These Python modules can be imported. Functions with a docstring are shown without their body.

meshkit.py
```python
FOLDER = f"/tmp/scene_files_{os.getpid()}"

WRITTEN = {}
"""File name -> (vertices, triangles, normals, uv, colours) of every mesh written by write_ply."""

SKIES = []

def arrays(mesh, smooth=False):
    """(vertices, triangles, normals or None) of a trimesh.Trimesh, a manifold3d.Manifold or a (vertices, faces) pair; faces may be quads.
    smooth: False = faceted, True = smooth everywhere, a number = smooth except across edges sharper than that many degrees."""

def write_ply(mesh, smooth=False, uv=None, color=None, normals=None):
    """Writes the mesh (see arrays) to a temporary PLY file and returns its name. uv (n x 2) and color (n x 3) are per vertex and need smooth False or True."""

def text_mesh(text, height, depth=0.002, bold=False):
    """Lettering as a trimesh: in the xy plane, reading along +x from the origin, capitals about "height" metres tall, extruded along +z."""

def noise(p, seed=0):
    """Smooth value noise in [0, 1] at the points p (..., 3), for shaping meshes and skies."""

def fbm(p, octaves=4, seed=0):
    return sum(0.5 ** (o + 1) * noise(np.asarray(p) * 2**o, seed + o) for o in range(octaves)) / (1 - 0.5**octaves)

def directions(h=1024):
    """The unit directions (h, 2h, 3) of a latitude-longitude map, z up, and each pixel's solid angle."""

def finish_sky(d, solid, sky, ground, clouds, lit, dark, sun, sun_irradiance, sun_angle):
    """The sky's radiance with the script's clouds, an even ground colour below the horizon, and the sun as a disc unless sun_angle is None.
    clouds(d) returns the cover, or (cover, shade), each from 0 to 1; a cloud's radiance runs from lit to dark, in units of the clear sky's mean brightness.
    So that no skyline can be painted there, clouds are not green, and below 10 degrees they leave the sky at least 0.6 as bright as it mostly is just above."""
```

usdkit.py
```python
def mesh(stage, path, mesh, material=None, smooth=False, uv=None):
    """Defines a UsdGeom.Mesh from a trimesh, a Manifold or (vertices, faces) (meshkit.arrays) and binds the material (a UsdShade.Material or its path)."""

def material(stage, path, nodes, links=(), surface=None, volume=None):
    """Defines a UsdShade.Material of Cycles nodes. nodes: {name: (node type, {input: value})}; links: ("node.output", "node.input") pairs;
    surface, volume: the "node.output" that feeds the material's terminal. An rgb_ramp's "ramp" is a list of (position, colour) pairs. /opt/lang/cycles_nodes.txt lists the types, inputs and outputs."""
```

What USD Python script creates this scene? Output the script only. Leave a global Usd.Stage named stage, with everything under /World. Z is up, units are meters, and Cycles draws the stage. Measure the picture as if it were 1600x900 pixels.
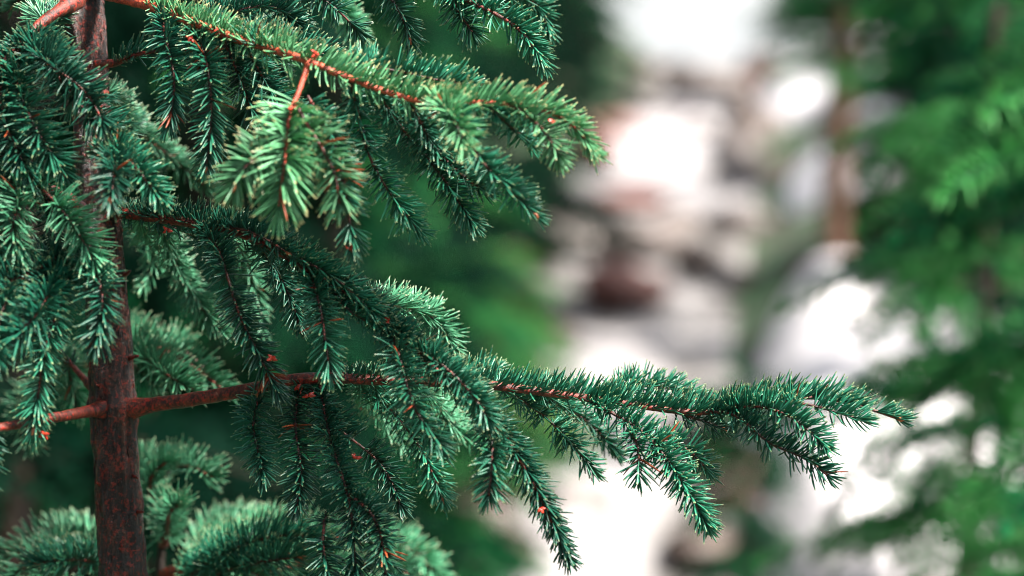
import math
import random
import numpy as np
import trimesh
from scipy.interpolate import CubicSpline
from scipy.spatial.transform import Rotation
from pxr import Gf, Sdf, Usd, UsdGeom, UsdLux, UsdShade, Vt
import meshkit
import usdkit

stage = Usd.Stage.CreateInMemory()
UsdGeom.SetStageUpAxis(stage, 'Z')
UsdGeom.SetStageMetersPerUnit(stage, 1.0)
UsdGeom.Xform.Define(stage, '/World')
UsdGeom.Scope.Define(stage, '/World/Looks')

# ------------------------------------------------------------------ camera
CAM = np.array([0.0, 0.0, 1.6])
PITCH = math.radians(-6.3)
FOCAL, APER, FOCUS, FSTOP, EXPOSURE = 81.0, 36.0, 1.80, 2.65, 3.9
FWD = np.array([0, math.cos(PITCH), math.sin(PITCH)])
UPV = np.array([0, -math.sin(PITCH), math.cos(PITCH)])
RIGHT = np.array([1.0, 0, 0])
cam = UsdGeom.Camera.Define(stage, '/World/camera')
cam.CreateFocalLengthAttr(FOCAL)
cam.CreateHorizontalApertureAttr(APER)
cam.CreateVerticalApertureAttr(APER * 9 / 16)
cam.CreateFStopAttr(FSTOP)
cam.CreateFocusDistanceAttr(FOCUS)
cam.CreateClippingRangeAttr(Gf.Vec2f(0.05, 5000))
cam.CreateExposureAttr(EXPOSURE)
cam.AddTranslateOp().Set(Gf.Vec3d(*CAM))
cam.AddRotateXOp().Set(90 + math.degrees(PITCH))

# ------------------------------------------------------------------ sky and sun
SUN_AZ, SUN_EL = math.radians(112), math.radians(52)      # azimuth from +y towards +x
SUN = np.array([math.sin(SUN_AZ) * math.cos(SUN_EL), math.cos(SUN_AZ) * math.cos(SUN_EL), math.sin(SUN_EL)])
usdkit.material(stage, '/World/Looks/sky_look', {
    'sky': ('sky_texture', {'sky_type': 'single_scattering', 'sun_disc': False, 'sun_elevation': SUN_EL, 'sun_rotation': SUN_AZ}),
    'tc': ('texture_coordinate', {}),
    'noise': ('noise_texture', {'scale': 2.2, 'detail': 5.0, 'roughness': 0.55}),
    'cloud': ('rgb_ramp', {'ramp': [(0.0, (1.35, 1.45, 1.55)), (0.45, (1.75, 1.82, 1.9)), (1.0, (2.2, 2.25, 2.3))]}),
    'm': ('mix_color', {'blend_type': 'mix', 'fac': 0.88, 'use_clamp': False}),
    'z': ('separate_xyz', {}),
    'cie': ('map_range', {'from_min': 0.0, 'from_max': 1.0, 'to_min': 0.74, 'to_max': 1.12, 'clamp': True}),   # an overcast sky is brighter overhead
    'cc': ('vector_math', {'math_type': 'scale'}),
    'bg': ('background_shader', {'strength': 0.05}),
}, [('tc.generated', 'z.vector'), ('z.z', 'cie.value'), ('cie.result', 'cc.scale'), ('m.result', 'cc.vector1'), ('tc.generated', 'noise.vector'), ('noise.fac', 'cloud.fac'), ('sky.color', 'm.a'), ('cloud.color', 'm.b'), ('cc.vector', 'bg.color')], surface='bg.background')
dome = UsdLux.DomeLight.Define(stage, '/World/sky')
dome.GetPrim().SetCustomDataByKey('kind', 'structure')
UsdShade.MaterialBindingAPI.Apply(dome.GetPrim()).Bind(UsdShade.Material.Get(stage, '/World/Looks/sky_look'))
sun = UsdLux.DistantLight.Define(stage, '/World/sun')
sun.CreateIntensityAttr(0.40)
sun.CreateAngleAttr(10.0)
sun.CreateNormalizeAttr(True)
sun.CreateColorAttr(Gf.Vec3f(1.0, 0.95, 0.87))
sun.AddRotateZOp().Set(-math.degrees(SUN_AZ))
sun.AddRotateXOp().Set(-(90 - math.degrees(SUN_EL)))     # light leaves along local -z

# ------------------------------------------------------------------ helpers
UP = np.array([0, 0, 1.0])
names = {}


def at(px, py, depth):
    """The world point seen at a photograph pixel at a real distance along the view."""
    k = APER / FOCAL / 1600
    return CAM + depth * (FWD + RIGHT * (px - 800) * k + UPV * (450 - py) * k)


def path_for(name, parent='/World'):
    key = (parent, name)
    n = names.get(key, -1) + 1
    names[key] = n
    return f'{parent}/{name}' if n == 0 else f'{parent}/{name}_{n:03d}'


def data(prim, **kw):
    p = prim.GetPrim() if hasattr(prim, 'GetPrim') else prim
    for k, v in kw.items():
        if v is not None:
            p.SetCustomDataByKey(k, v)
    return p


def thing(name, label, category, loc=(0, 0, 0), rz=0.0, scale=None, group=None):
    x = UsdGeom.Xform.Define(stage, path_for(name))
    x.AddTranslateOp().Set(Gf.Vec3d(*map(float, loc)))
    if rz:
        x.AddRotateZOp().Set(rz)
    if scale:
        x.AddScaleOp().Set(Gf.Vec3f(*scale))
    data(x, label=label, category=category, group=group)
    return str(x.GetPath())


def obj(name, mesh, mat, parent='/World', smooth=True, tip=None, **kw):
    m = usdkit.mesh(stage, path_for(name, parent), mesh, '/World/Looks/' + mat, smooth=smooth)
    m.CreateDoubleSidedAttr(True)
    if tip is not None:
        UsdGeom.PrimvarsAPI(m).CreatePrimvar('tip', Sdf.ValueTypeNames.FloatArray, 'vertex').Set(Vt.FloatArray.FromNumpy(np.asarray(tip, np.float32)))
    data(m, **kw)
    return str(m.GetPath())


def spline(pts, n=40):
    pts = np.asarray(pts, float)
    if len(pts) == 2:
        return pts[0] + np.linspace(0, 1, n)[:, None] * (pts[1] - pts[0])
    s = np.r_[0, np.cumsum(np.linalg.norm(np.diff(pts, axis=0), axis=1) ** 0.7)]
    fine = CubicSpline(s, pts, bc_type='natural')(np.linspace(0, s[-1], 300))
    L = np.r_[0, np.cumsum(np.linalg.norm(np.diff(fine, axis=0), axis=1))]
    t = np.linspace(0, L[-1], n)
    return np.stack([np.interp(t, L, fine[:, k]) for k in range(3)], 1)


def frames(p):
    t = np.gradient(p, axis=0)
    t /= np.linalg.norm(t, axis=1, keepdims=True)
    n = np.zeros_like(p)
    ref = UP if abs(t[0] @ UP) < 0.9 else np.array([1.0, 0, 0])
    v = ref - t[0] * (ref @ t[0])
    for i in range(len(p)):
        v = v - t[i] * (v @ t[i])
        v /= np.linalg.norm(v)
        n[i] = v
    return t, n, np.cross(t, n)


def tube(p, r, sides=8, rough=0.0, freq=60.0, seed=0):
    p = np.asarray(p, float)
    r = np.broadcast_to(np.asarray(r, float), len(p))
    t, n, b = frames(p)
    a = np.linspace(0, 2 * np.pi, sides, endpoint=False)
    ring = np.cos(a)[None, :, None] * n[:, None] + np.sin(a)[None, :, None] * b[:, None]
    rr = r[:, None] * np.ones((1, sides))
    v = p[:, None] + ring * rr[..., None]
    if rough:
        f = meshkit.fbm(v * np.broadcast_to(freq, 3), 4, seed) - 0.5
        v = v + ring * (rr * rough * 2 * f)[..., None]
    v = v.reshape(-1, 3)
    i = np.arange(len(p) - 1)[:, None] * sides
    j = np.arange(sides)[None, :]
    k = (j + 1) % sides
    q = np.stack([i + j, i + k, i + sides + k, i + sides + j], -1).reshape(-1, 4)
    f = np.vstack([q[:, [0, 1, 2]], q[:, [0, 2, 3]]])
    c0, c1 = len(v), len(v) + 1
    v = np.vstack([v, p[0], p[-1]])
    jj, kk = np.arange(sides), (np.arange(sides) + 1) % sides
    e = (len(p) - 1) * sides
    f = np.vstack([f, np.stack([np.full(sides, c0), kk, jj], 1), np.stack([np.full(sides, c1), e + jj, e + kk], 1)])
    return v, f


def needle_mesh(base, d, curve, length, width, sides=3, stops=(0, 0.3, 0.75, 1.0), shape=(0.7, 1.0, 0.98, 0.5)):
    """Many needles at once: each a tapered, slightly bowed spike. Returns vertices, faces and the position along the needle."""
    m = len(base)
    side = np.cross(d, np.array([0.3, 0.5, 0.81]))
    side /= np.linalg.norm(side, axis=1, keepdims=True)
    oth = np.cross(d, side)
    rows, tips = [], []
    for s, w in zip(stops, shape):
        c = base + (d * s + curve * s * s) * length[:, None]
        for k in range(sides):
            a = 2 * np.pi * k / sides
            rows.append(c + (side * math.cos(a) + oth * math.sin(a) * 0.8) * (width * 0.5 * w)[:, None])
            tips.append(np.full(m, s))
    R = len(stops)
    v = np.stack(rows, 1).reshape(-1, 3)
    tip = np.stack(tips, 1).reshape(-1)
    per = R * sides
    fs = []
    for r in range(R - 1):
        for k in range(sides):
            a, b = r * sides + k, r * sides + (k + 1) % sides
            fs += [(a, b, b + sides), (a, b + sides, a + sides)]
    e = (R - 1) * sides
    fs += [(e, e + k, e + k + 1) for k in range(1, sides - 1)]
    f = (np.array(fs)[None] + (np.arange(m) * per)[:, None, None]).reshape(-1, 3)
    return v, f, tip


def needles_on(p, rng, per_m=2200, length=0.021, width=0.00165, flat=0.5, spread=62, start=0.0, tipfan=True, part=0.0, plane=None):
    """Needles along the shoot axis p: radiating, swept towards the tip and, on level shoots, turned up."""
    p = np.asarray(p)
    t, n, b = frames(p)
    L = np.linalg.norm(np.diff(p, axis=0), axis=1).sum()
    m = max(12, int(L * per_m))
    u = start + (1 - start) * (np.arange(m) + rng.random(m)) / m
    fan = int(14 * tipfan)
    u = np.r_[u, np.ones(fan)]
    m += fan
    x = u * (len(p) - 1)
    i = np.minimum(x.astype(int), len(p) - 2)
    w = (x - i)[:, None]
    lerp = lambda a: a[i] * (1 - w) + a[i + 1] * w
    P, T, N, B = lerp(p), lerp(t), lerp(n), lerp(b)
    phi = np.arange(m) * 2.39996 + rng.normal(0, 0.35, m)
    r = np.cos(phi)[:, None] * N + np.sin(phi)[:, None] * B
    level = np.sqrt(np.maximum(0, 1 - T[:, 2] ** 2))
    keep = rng.random(m) < 1 - flat * level * (1 - np.clip((r[:, 2] + 0.75) / 1.0, 0, 1))
    keep &= meshkit.noise(P * 75.0, 5) > 0.20
    keep[-fan:] |= True if fan else False
    if part:                                                    # a parted, comb-like shoot: few needles out of the plane of the spray
        q = np.abs(r @ (np.array([0.25, 1.0, 0.1]) / 1.036 if plane is None else plane))
        keep &= rng.random(m) > part * np.clip((q - 0.35) / 0.5, 0, 1)
    a = np.radians(spread * (1 - 0.55 * u ** 4) + rng.normal(0, 8, m))
    if fan:
        a[-fan:] = np.radians(rng.uniform(6, 42, fan))
    d = np.cos(a)[:, None] * T + np.sin(a)[:, None] * r + UP * (0.28 * flat * level)[:, None] + rng.normal(0, 0.07, (m, 3))
    d /= np.linalg.norm(d, axis=1, keepdims=True)
    curve = T * 0.11 + UP * (0.14 * flat * level)[:, None] - r * 0.04 + rng.normal(0, 0.065, (m, 3))
    ends = np.clip(0.55 + 2.2 * u, 0.55, 1) * np.clip(0.72 + 2.0 * (1 - u), 0.72, 1)
    ln = length * ends * np.clip(rng.normal(0.97, 0.15, m), 0.4, 1.25)
    wd = width * rng.uniform(0.85, 1.15, m)
    return [q[keep] for q in (P, d, curve, ln, wd)]


# ------------------------------------------------------------------ materials
def look(name, nodes, links=(), surface='p.BSDF'):
    usdkit.material(stage, '/World/Looks/' + name, nodes, links, surface=surface)


def needle_look(name, base, mid, tip, rough=0.38, trans=0.22, value=(0.65, 1.4), spec=0.5):
    look(name, {
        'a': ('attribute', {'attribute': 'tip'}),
        'ramp': ('rgb_ramp', {'ramp': [(0.0, base), (0.45, mid), (0.88, mid), (0.97, tip), (1.0, tip)]}),  # dark base stands in for shade deep among the needles
        'g': ('geometry', {}),
        'o': ('object_info', {}),
        'rv': ('map_range', {'from_min': 0.0, 'from_max': 1.0, 'to_min': value[0], 'to_max': value[1]}),
        'ro': ('map_range', {'from_min': 0.0, 'from_max': 1.0, 'to_min': 0.70, 'to_max': 1.28}),
        'mm': ('math', {'math_type': 'multiply'}),
        'wn': ('white_noise_texture', {'dimensions': '1D'}),
        'hj': ('map_range', {'from_min': 0.0, 'from_max': 1.0, 'to_min': 0.455, 'to_max': 0.514}),
        'h': ('hsv', {'saturation': 1.0}),
        'p': ('principled_bsdf', {'roughness': rough, 'specular_ior_level': spec}),
        't': ('translucent_bsdf', {}),
        'mix': ('mix_closure', {'fac': trans}),
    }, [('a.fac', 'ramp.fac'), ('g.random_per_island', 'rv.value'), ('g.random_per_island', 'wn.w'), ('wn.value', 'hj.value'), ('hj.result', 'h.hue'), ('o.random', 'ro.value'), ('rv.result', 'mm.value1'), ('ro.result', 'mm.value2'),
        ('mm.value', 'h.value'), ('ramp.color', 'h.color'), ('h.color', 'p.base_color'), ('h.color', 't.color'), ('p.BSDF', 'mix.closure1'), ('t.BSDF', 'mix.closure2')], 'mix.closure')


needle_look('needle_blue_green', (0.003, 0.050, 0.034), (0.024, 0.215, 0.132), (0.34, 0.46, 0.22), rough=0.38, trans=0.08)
needle_look('needle_dark', (0.002, 0.035, 0.027), (0.013, 0.135, 0.088), (0.20, 0.31, 0.15), rough=0.38, trans=0.08)  # darker copy of the same needles; shade on these shoots is coloured in
needle_look('needle_bright', (0.02, 0.12, 0.055), (0.16, 0.48, 0.24), (0.70, 0.66, 0.30), trans=0.2)  # brighter copy for lit shoots; the light is put into the colour
needle_look('needle_pale', (0.015, 0.14, 0.075), (0.12, 0.45, 0.26), (0.52, 0.66, 0.40), trans=0.2)  # pale copy of the same needles, colour raised in place of light
needle_look('needle_orange', (0.26, 0.05, 0.014), (0.50, 0.13, 0.035), (0.58, 0.26, 0.09), trans=0.3)
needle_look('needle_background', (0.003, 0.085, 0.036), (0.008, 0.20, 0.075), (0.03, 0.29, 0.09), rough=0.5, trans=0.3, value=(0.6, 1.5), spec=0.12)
needle_look('needle_shade_toned', (0.0015, 0.020, 0.014), (0.003, 0.046, 0.027), (0.006, 0.075, 0.036), rough=0.5, trans=0.25, value=(0.6, 1.5), spec=0.08)  # darker copy of the background needles; canopy shade put into the colour
needle_look('needle_yellow_green', (0.08, 0.18, 0.02), (0.17, 0.32, 0.035), (0.30, 0.40, 0.06), rough=0.5, trans=0.35, value=(0.6, 1.5), spec=0.25)
needle_look('needle_background_light', (0.02, 0.20, 0.06), (0.09, 0.50, 0.14), (0.26, 0.58, 0.20), rough=0.45, trans=0.35, value=(0.6, 1.5), spec=0.35)


def bark_look(name, dark, mid, pale, red, scale=90.0, stretch=0.22, bump=0.9, dist=0.004, rough=0.55, spec=0.45, cover=0.495):
    look(name, {
        'tc': ('texture_coordinate', {}),
        'map': ('mapping', {'mapping_type': 'point', 'scale': (1, 1, stretch)}),
        'n': ('noise_texture', {'scale': scale, 'detail': 7.0, 'roughness': 0.62, 'distortion': 0.6}),
        'n2': ('noise_texture', {'scale': scale * 2.6, 'detail': 5.0, 'roughness': 0.7}),
        'n3': ('noise_texture', {'scale': scale * 1.5, 'detail': 6.0, 'roughness': 0.75}),
        'm': ('mix_float', {'fac': 0.45}),
        'ramp': ('rgb_ramp', {'ramp': [(0.0, dark), (cover - 0.02, dark), (cover + 0.04, mid), (cover + 0.09, mid), (cover + 0.15, pale), (1.0, pale)]}),
        'rf': ('map_range', {'from_min': 0.53, 'from_max': 0.59, 'to_min': 0.0, 'to_max': 0.85, 'clamp': True}),
        'rm': ('mix_color', {'blend_type': 'mix', 'b': red}),
        'hb': ('math', {'math_type': 'multiply_add', 'value2': 0.6}),
        'b': ('bump', {'strength': bump, 'distance': dist}),
        'p': ('principled_bsdf', {'roughness': rough, 'specular_ior_level': spec}),
    }, [('tc.object', 'map.vector'), ('map.vector', 'n.vector'), ('tc.object', 'n2.vector'), ('tc.object', 'n3.vector'), ('n.fac', 'm.a'), ('n2.fac', 'm.b'), ('m.result', 'ramp.fac'),
        ('n3.fac', 'rf.value'), ('rf.result', 'rm.fac'), ('ramp.color', 'rm.a'), ('rm.result', 'p.base_color'),
        ('n3.fac', 'hb.value1'), ('m.result', 'hb.value3'), ('hb.value', 'b.height'), ('b.normal', 'p.normal')])


bark_look('trunk_bark', (0.006, 0.003, 0.003), (0.055, 0.015, 0.008), (0.26, 0.13, 0.085), (0.19, 0.016, 0.007), scale=150, stretch=0.12, bump=1.0, dist=0.005, rough=0.27, spec=0.6, cover=0.52)
bark_look('branch_bark', (0.02, 0.006, 0.004), (0.12, 0.022, 0.011), (0.34, 0.16, 0.10), (0.30, 0.018, 0.009), scale=200, stretch=0.6, dist=0.0015, rough=0.4)
bark_look('red_bark', (0.12, 0.022, 0.012), (0.46, 0.075, 0.028), (0.62, 0.25, 0.12), (0.55, 0.045, 0.02), scale=220, stretch=1.0, dist=0.0015, rough=0.42)
bark_look('far_bark', (0.03, 0.014, 0.006), (0.085, 0.042, 0.019), (0.15, 0.082, 0.042), (0.12, 0.04, 0.02), scale=18, stretch=0.25, dist=0.01)
bark_look('shade_toned_bark', (0.012, 0.007, 0.005), (0.045, 0.024, 0.015), (0.09, 0.06, 0.04), (0.05, 0.02, 0.012), scale=18, stretch=0.25, dist=0.01)  # darker copy of the far bark; forest shade is put into its colour
look('red_bud', {'n': ('noise_texture', {'scale': 500.0}), 'r': ('rgb_ramp', {'ramp': [(0.3, (0.22, 0.014, 0.009)), (0.7, (0.50, 0.045, 0.018))]}),
                 'p': ('principled_bsdf', {'roughness': 0.35})}, [('n.fac', 'r.fac'), ('r.color', 'p.base_color')])
bark_look('twig_bark', (0.014, 0.005, 0.004), (0.06, 0.016, 0.009), (0.22, 0.10, 0.06), (0.22, 0.022, 0.010), scale=260, stretch=0.7, dist=0.001, rough=0.45, cover=0.5)
look('bud', {'n': ('noise_texture', {'scale': 400.0}), 'r': ('rgb_ramp', {'ramp': [(0.3, (0.24, 0.05, 0.018)), (0.7, (0.42, 0.13, 0.045))]}),
             'p': ('principled_bsdf', {'roughness': 0.4})}, [('n.fac', 'r.fac'), ('r.color', 'p.base_color')])

# ------------------------------------------------------------------ terrain
def stream_x(y):
    return np.interp(y, [0, 9, 13, 22, 33, 46, 70, 120], [0.2, 0.3, 0.45, 1.12, 2.05, 3.55, 6.1, 11.0])


def stream_half(y):
    return np.interp(y, [0, 9, 13, 22, 33, 46, 70], [0.6, 0.6, 0.76, 0.86, 1.35, 1.3, 1.7])


def water_z(y):
    y = np.asarray(y, float)
    base = np.interp(y, [-40, 0, 13, 45, 60, 72, 80, 400], [-2.6, -2.0, -1.6, -0.30, 0.26, 0.62, 0.50, -12.0])
    step = 0.10 * np.tanh(np.sin(y * 1.35 + 0.6 * np.sin(y * 0.5)) * 2.5)
    return base + step * ((y > 5) & (y < 70))


def ground_z(x, y):
    x, y = np.asarray(x, float), np.asarray(y, float)
    c, h = stream_x(y), stream_half(y)
    e = np.abs(x - c) - h
    right = x > c
    bed = water_z(y) - 0.28
    rise_l = np.where(y < 11, 1.6 + 0.0 * y, np.interp(y, [11, 18, 60], [1.5, 1.0, 1.2]))
    t = np.clip(e / np.where(right, np.interp(y, [9, 12, 24, 34], [1.6, 0.9, 0.9, 3.0]), 2.0), 0, 1)
    t = t * t * (3 - 2 * t)
    rise = np.where(right, np.interp(y, [8, 11, 24, 34], [1.5, 0.42, 0.42, 1.1]), rise_l) * t + np.maximum(0, e - 2.2) * np.where(y < 75, np.where(right, 0.16, 0.10), 0.02)
    bank = bed + 0.25 * np.clip(e / 0.3 + 1, 0, 1) + rise
    near = np.clip(1 - np.hypot(x, y) / 7.5, 0, 1)
    near = near * near * (3 - 2 * near)
    z = bank * (1 - near) + near * 0.0
    p = np.stack([x, y, np.zeros_like(x)], -1)
    return z + (meshkit.fbm(p * 0.9, 4, 3) - 0.5) * 0.35 * np.clip(e + 0.6, 0.15, 1)


gx = np.r_[np.linspace(-260, -30, 24)[:-1], np.linspace(-30, -6, 40)[:-1], np.linspace(-6, 12, 130)[:-1], np.linspace(12, 40, 40)[:-1], np.linspace(40, 260, 24)]
gy = np.r_[np.linspace(-60, -4, 14)[:-1], np.linspace(-4, 30, 150)[:-1], np.linspace(30, 90, 120)[:-1], np.linspace(90, 600, 40)]
GX, GY = np.meshgrid(gx, gy)
GZ = ground_z(GX, GY)
gv = np.stack([GX, GY, GZ], -1).reshape(-1, 3)
ni, nj = GX.shape
ii, jj = np.meshgrid(np.arange(ni - 1), np.arange(nj - 1), indexing='ij')
a0 = (ii * nj + jj).ravel()
gf = np.vstack([np.stack([a0, a0 + 1, a0 + nj + 1], 1), np.stack([a0, a0 + nj + 1, a0 + nj], 1)])
look('soil', {
    'g': ('geometry', {}),
    'n': ('noise_texture', {'scale': 1.4, 'detail': 8.0, 'roughness': 0.65}),
    'n2': ('noise_texture', {'scale': 9.0, 'detail': 6.0}),
    'r': ('rgb_ramp', {'ramp': [(0.25, (0.02, 0.013, 0.009)), (0.45, (0.035, 0.022, 0.015)), (0.54, (0.012, 0.05, 0.015)), (0.8, (0.02, 0.08, 0.025))]}),
    'b': ('bump', {'strength': 0.7, 'distance': 0.08}),
    'p': ('principled_bsdf', {'roughness': 0.9}),
}, [('g.position', 'n.vector'), ('g.position', 'n2.vector'), ('n.fac', 'r.fac'), ('n2.fac', 'b.height'), ('b.normal', 'p.normal'), ('r.color', 'p.base_color')])
obj('forest_ground', (gv, gf), 'soil', kind='structure')

# stream: one sheet of white water with smooth tongues between
ys = np.concatenate([np.linspace(3, 30, 260)[:-1], np.linspace(30, 74, 200)])
us = np.linspace(-1, 1, 46)
YS, US = np.meshgrid(ys, us, indexing='ij')
XS = stream_x(YS) + US * (stream_half(YS) + 0.12)
ripple = (meshkit.fbm(np.stack([XS * 3.0, YS * 1.6, 0 * XS], -1), 4, 9) - 0.5) * 0.20
ZS = water_z(YS) + ripple * np.clip(1.25 - np.abs(US), 0.2, 1)
sv = np.stack([XS, YS, ZS], -1).reshape(-1, 3)
ni, nj = XS.shape
ii, jj = np.meshgrid(np.arange(ni - 1), np.arange(nj - 1), indexing='ij')
a0 = (ii * nj + jj).ravel()
sf = np.vstack([np.stack([a0, a0 + 1, a0 + nj + 1], 1), np.stack([a0, a0 + nj + 1, a0 + nj], 1)])
foam = np.interp(YS, [3, 12.5, 13, 16.5, 17.5, 18.5, 22.3, 23.5, 33, 35.5, 51, 55, 62, 74], [0.5, 0.55, 0.78, 0.75, 0.55, 0.78, 0.75, 0.40, 0.42, 0.80, 0.80, 0.40, 0.35, 0.45])
foam = foam - 0.55 * np.clip((US - 0.30) / 0.3, 0, 1) * ((YS > 34) | (YS < 20)) - 0.3 * np.clip((-US - 0.75) / 0.2, 0, 1)
foam = np.clip(foam + 1.25 * (meshkit.fbm(np.stack([XS * 2.2, YS * 0.8, 0 * XS], -1), 4, 21) - 0.5), 0, 1)
look('white_water', {
    'at': ('attribute', {'attribute': 'tip'}),
    'sum': ('math', {'math_type': 'multiply_add', 'value2': 0.5, 'use_clamp': True}),
    'g': ('geometry', {}),
    'map': ('mapping', {'mapping_type': 'point', 'scale': (1.6, 0.55, 1.0)}),
    'n': ('noise_texture', {'scale': 1.5, 'detail': 5.0, 'roughness': 0.6, 'distortion': 0.8}),
    'r': ('rgb_ramp', {'ramp': [(0.22, (0.045, 0.039, 0.035)), (0.40, (0.125, 0.115, 0.110)), (0.58, (0.20, 0.188, 0.187)), (0.85, (0.25, 0.232, 0.238)), (1.0, (0.31, 0.286, 0.295))]}),
    'half': ('math', {'math_type': 'multiply', 'value2': 0.62}),
    'n2': ('noise_texture', {'scale': 14.0, 'detail': 4.0}),
    'b': ('bump', {'strength': 0.5, 'distance': 0.04}),
    'p': ('principled_bsdf', {'roughness': 0.6, 'ior': 1.33, 'specular_ior_level': 0.3}),
}, [('g.position', 'map.vector'), ('map.vector', 'n.vector'), ('n.fac', 'sum.value1'), ('at.fac', 'half.value1'), ('half.value', 'sum.value3'), ('sum.value', 'r.fac'), ('g.position', 'n2.vector'), ('n2.fac', 'b.height'), ('b.normal', 'p.normal'), ('r.color', 'p.base_color')])
obj('stream', (sv, sf), 'white_water', tip=foam.reshape(-1), kind='structure')

# snow bank along the right side
look('snow', {
    'g': ('geometry', {}),
    'n': ('noise_texture', {'scale': 6.0, 'detail': 6.0}),
    'r': ('rgb_ramp', {'ramp': [(0.3, (0.50, 0.47, 0.48)), (0.6, (0.62, 0.585, 0.60))]}),
    'b': ('bump', {'strength': 0.25, 'distance': 0.04}),
    'p': ('principled_bsdf', {'roughness': 0.75}),
}, [('g.position', 'n.vector'), ('n.fac', 'r.fac'), ('n.fac', 'b.height'), ('b.normal', 'p.normal'), ('r.color', 'p.base_color')])


def snow_patch(name, poly, thick, label, seed=0, res=44):
    """A rounded slab of snow lying on the ground inside a plan outline."""
    from shapely import Polygon, Point, contains_xy, distance, points
    pl = spline(np.array([[*q, 0] for q in poly + poly[:1]]), 80)[:, :2]
    pg = Polygon(pl).buffer(0)
    x0, y0, x1, y1 = pg.bounds
    X, Y = np.meshgrid(np.linspace(x0, x1, res), np.linspace(y0, y1, res * 2), indexing='ij')
    inside = contains_xy(pg, X, Y)
    d = distance(pg.exterior, points(X, Y)) * np.where(inside, 1, -1)
    h = thick * np.sqrt(np.clip(d / (thick * 1.3), 0, 1)) * (0.8 + 0.5 * meshkit.fbm(np.stack([X, Y, 0 * X], -1) * 0.8, 3, seed))
    Z = ground_z(X, Y) + np.where(d > 0, h, -0.25)
    v = np.stack([X, Y, Z], -1).reshape(-1, 3)
    a, b = X.shape
    i, j = np.meshgrid(np.arange(a - 1), np.arange(b - 1), indexing='ij')
    k = (i * b + j).ravel()
    f = np.vstack([np.stack([k, k + b, k + b + 1], 1), np.stack([k, k + b + 1, k + 1], 1)])
    m = (d > -0.5).ravel()
    f = f[m[f].all(1)]
    c = np.array([(x0 + x1) / 2, (y0 + y1) / 2, 0])
    c[2] = ground_z(c[0], c[1])
    used = np.unique(f)
    remap = np.full(len(v), -1)
    remap[used] = np.arange(len(used))
    o = obj(name, (v[used], remap[f]), 'snow', label=label, category='snow bank')
    return o


snow_patch('snow_bank', [(1.50, 12.8), (1.46, 13.5), (1.55, 14.5), (1.76, 16.0), (1.80, 17.8), (2.16, 19.5), (2.85, 22.0), (4.4, 23.0), (5.2, 21.0), (5.0, 17.0), (4.2, 14.0), (3.2, 12.2), (2.2, 11.9)], 0.30,
           'big smooth white snow bank right of the stream, rounded edge facing the water', 1, 60)
snow_patch('snow_bank', [(3.4, 28.5), (3.7, 31.0), (4.9, 36.0), (6.5, 37.0), (8.5, 34.0), (8.0, 29.5), (5.5, 27.3)], 0.4,
           'smaller white snow bank farther upstream behind the brown spruce trunk', 2)
snow_patch('snow_bank', [(5.0, 46.0), (5.4, 51.0), (7.2, 60.0), (10.5, 64.0), (13.0, 58.0), (10.0, 48.0), (7.0, 44.0)], 0.5,
           'farthest white snow bank at the head of the stream, right side', 3)

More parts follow.
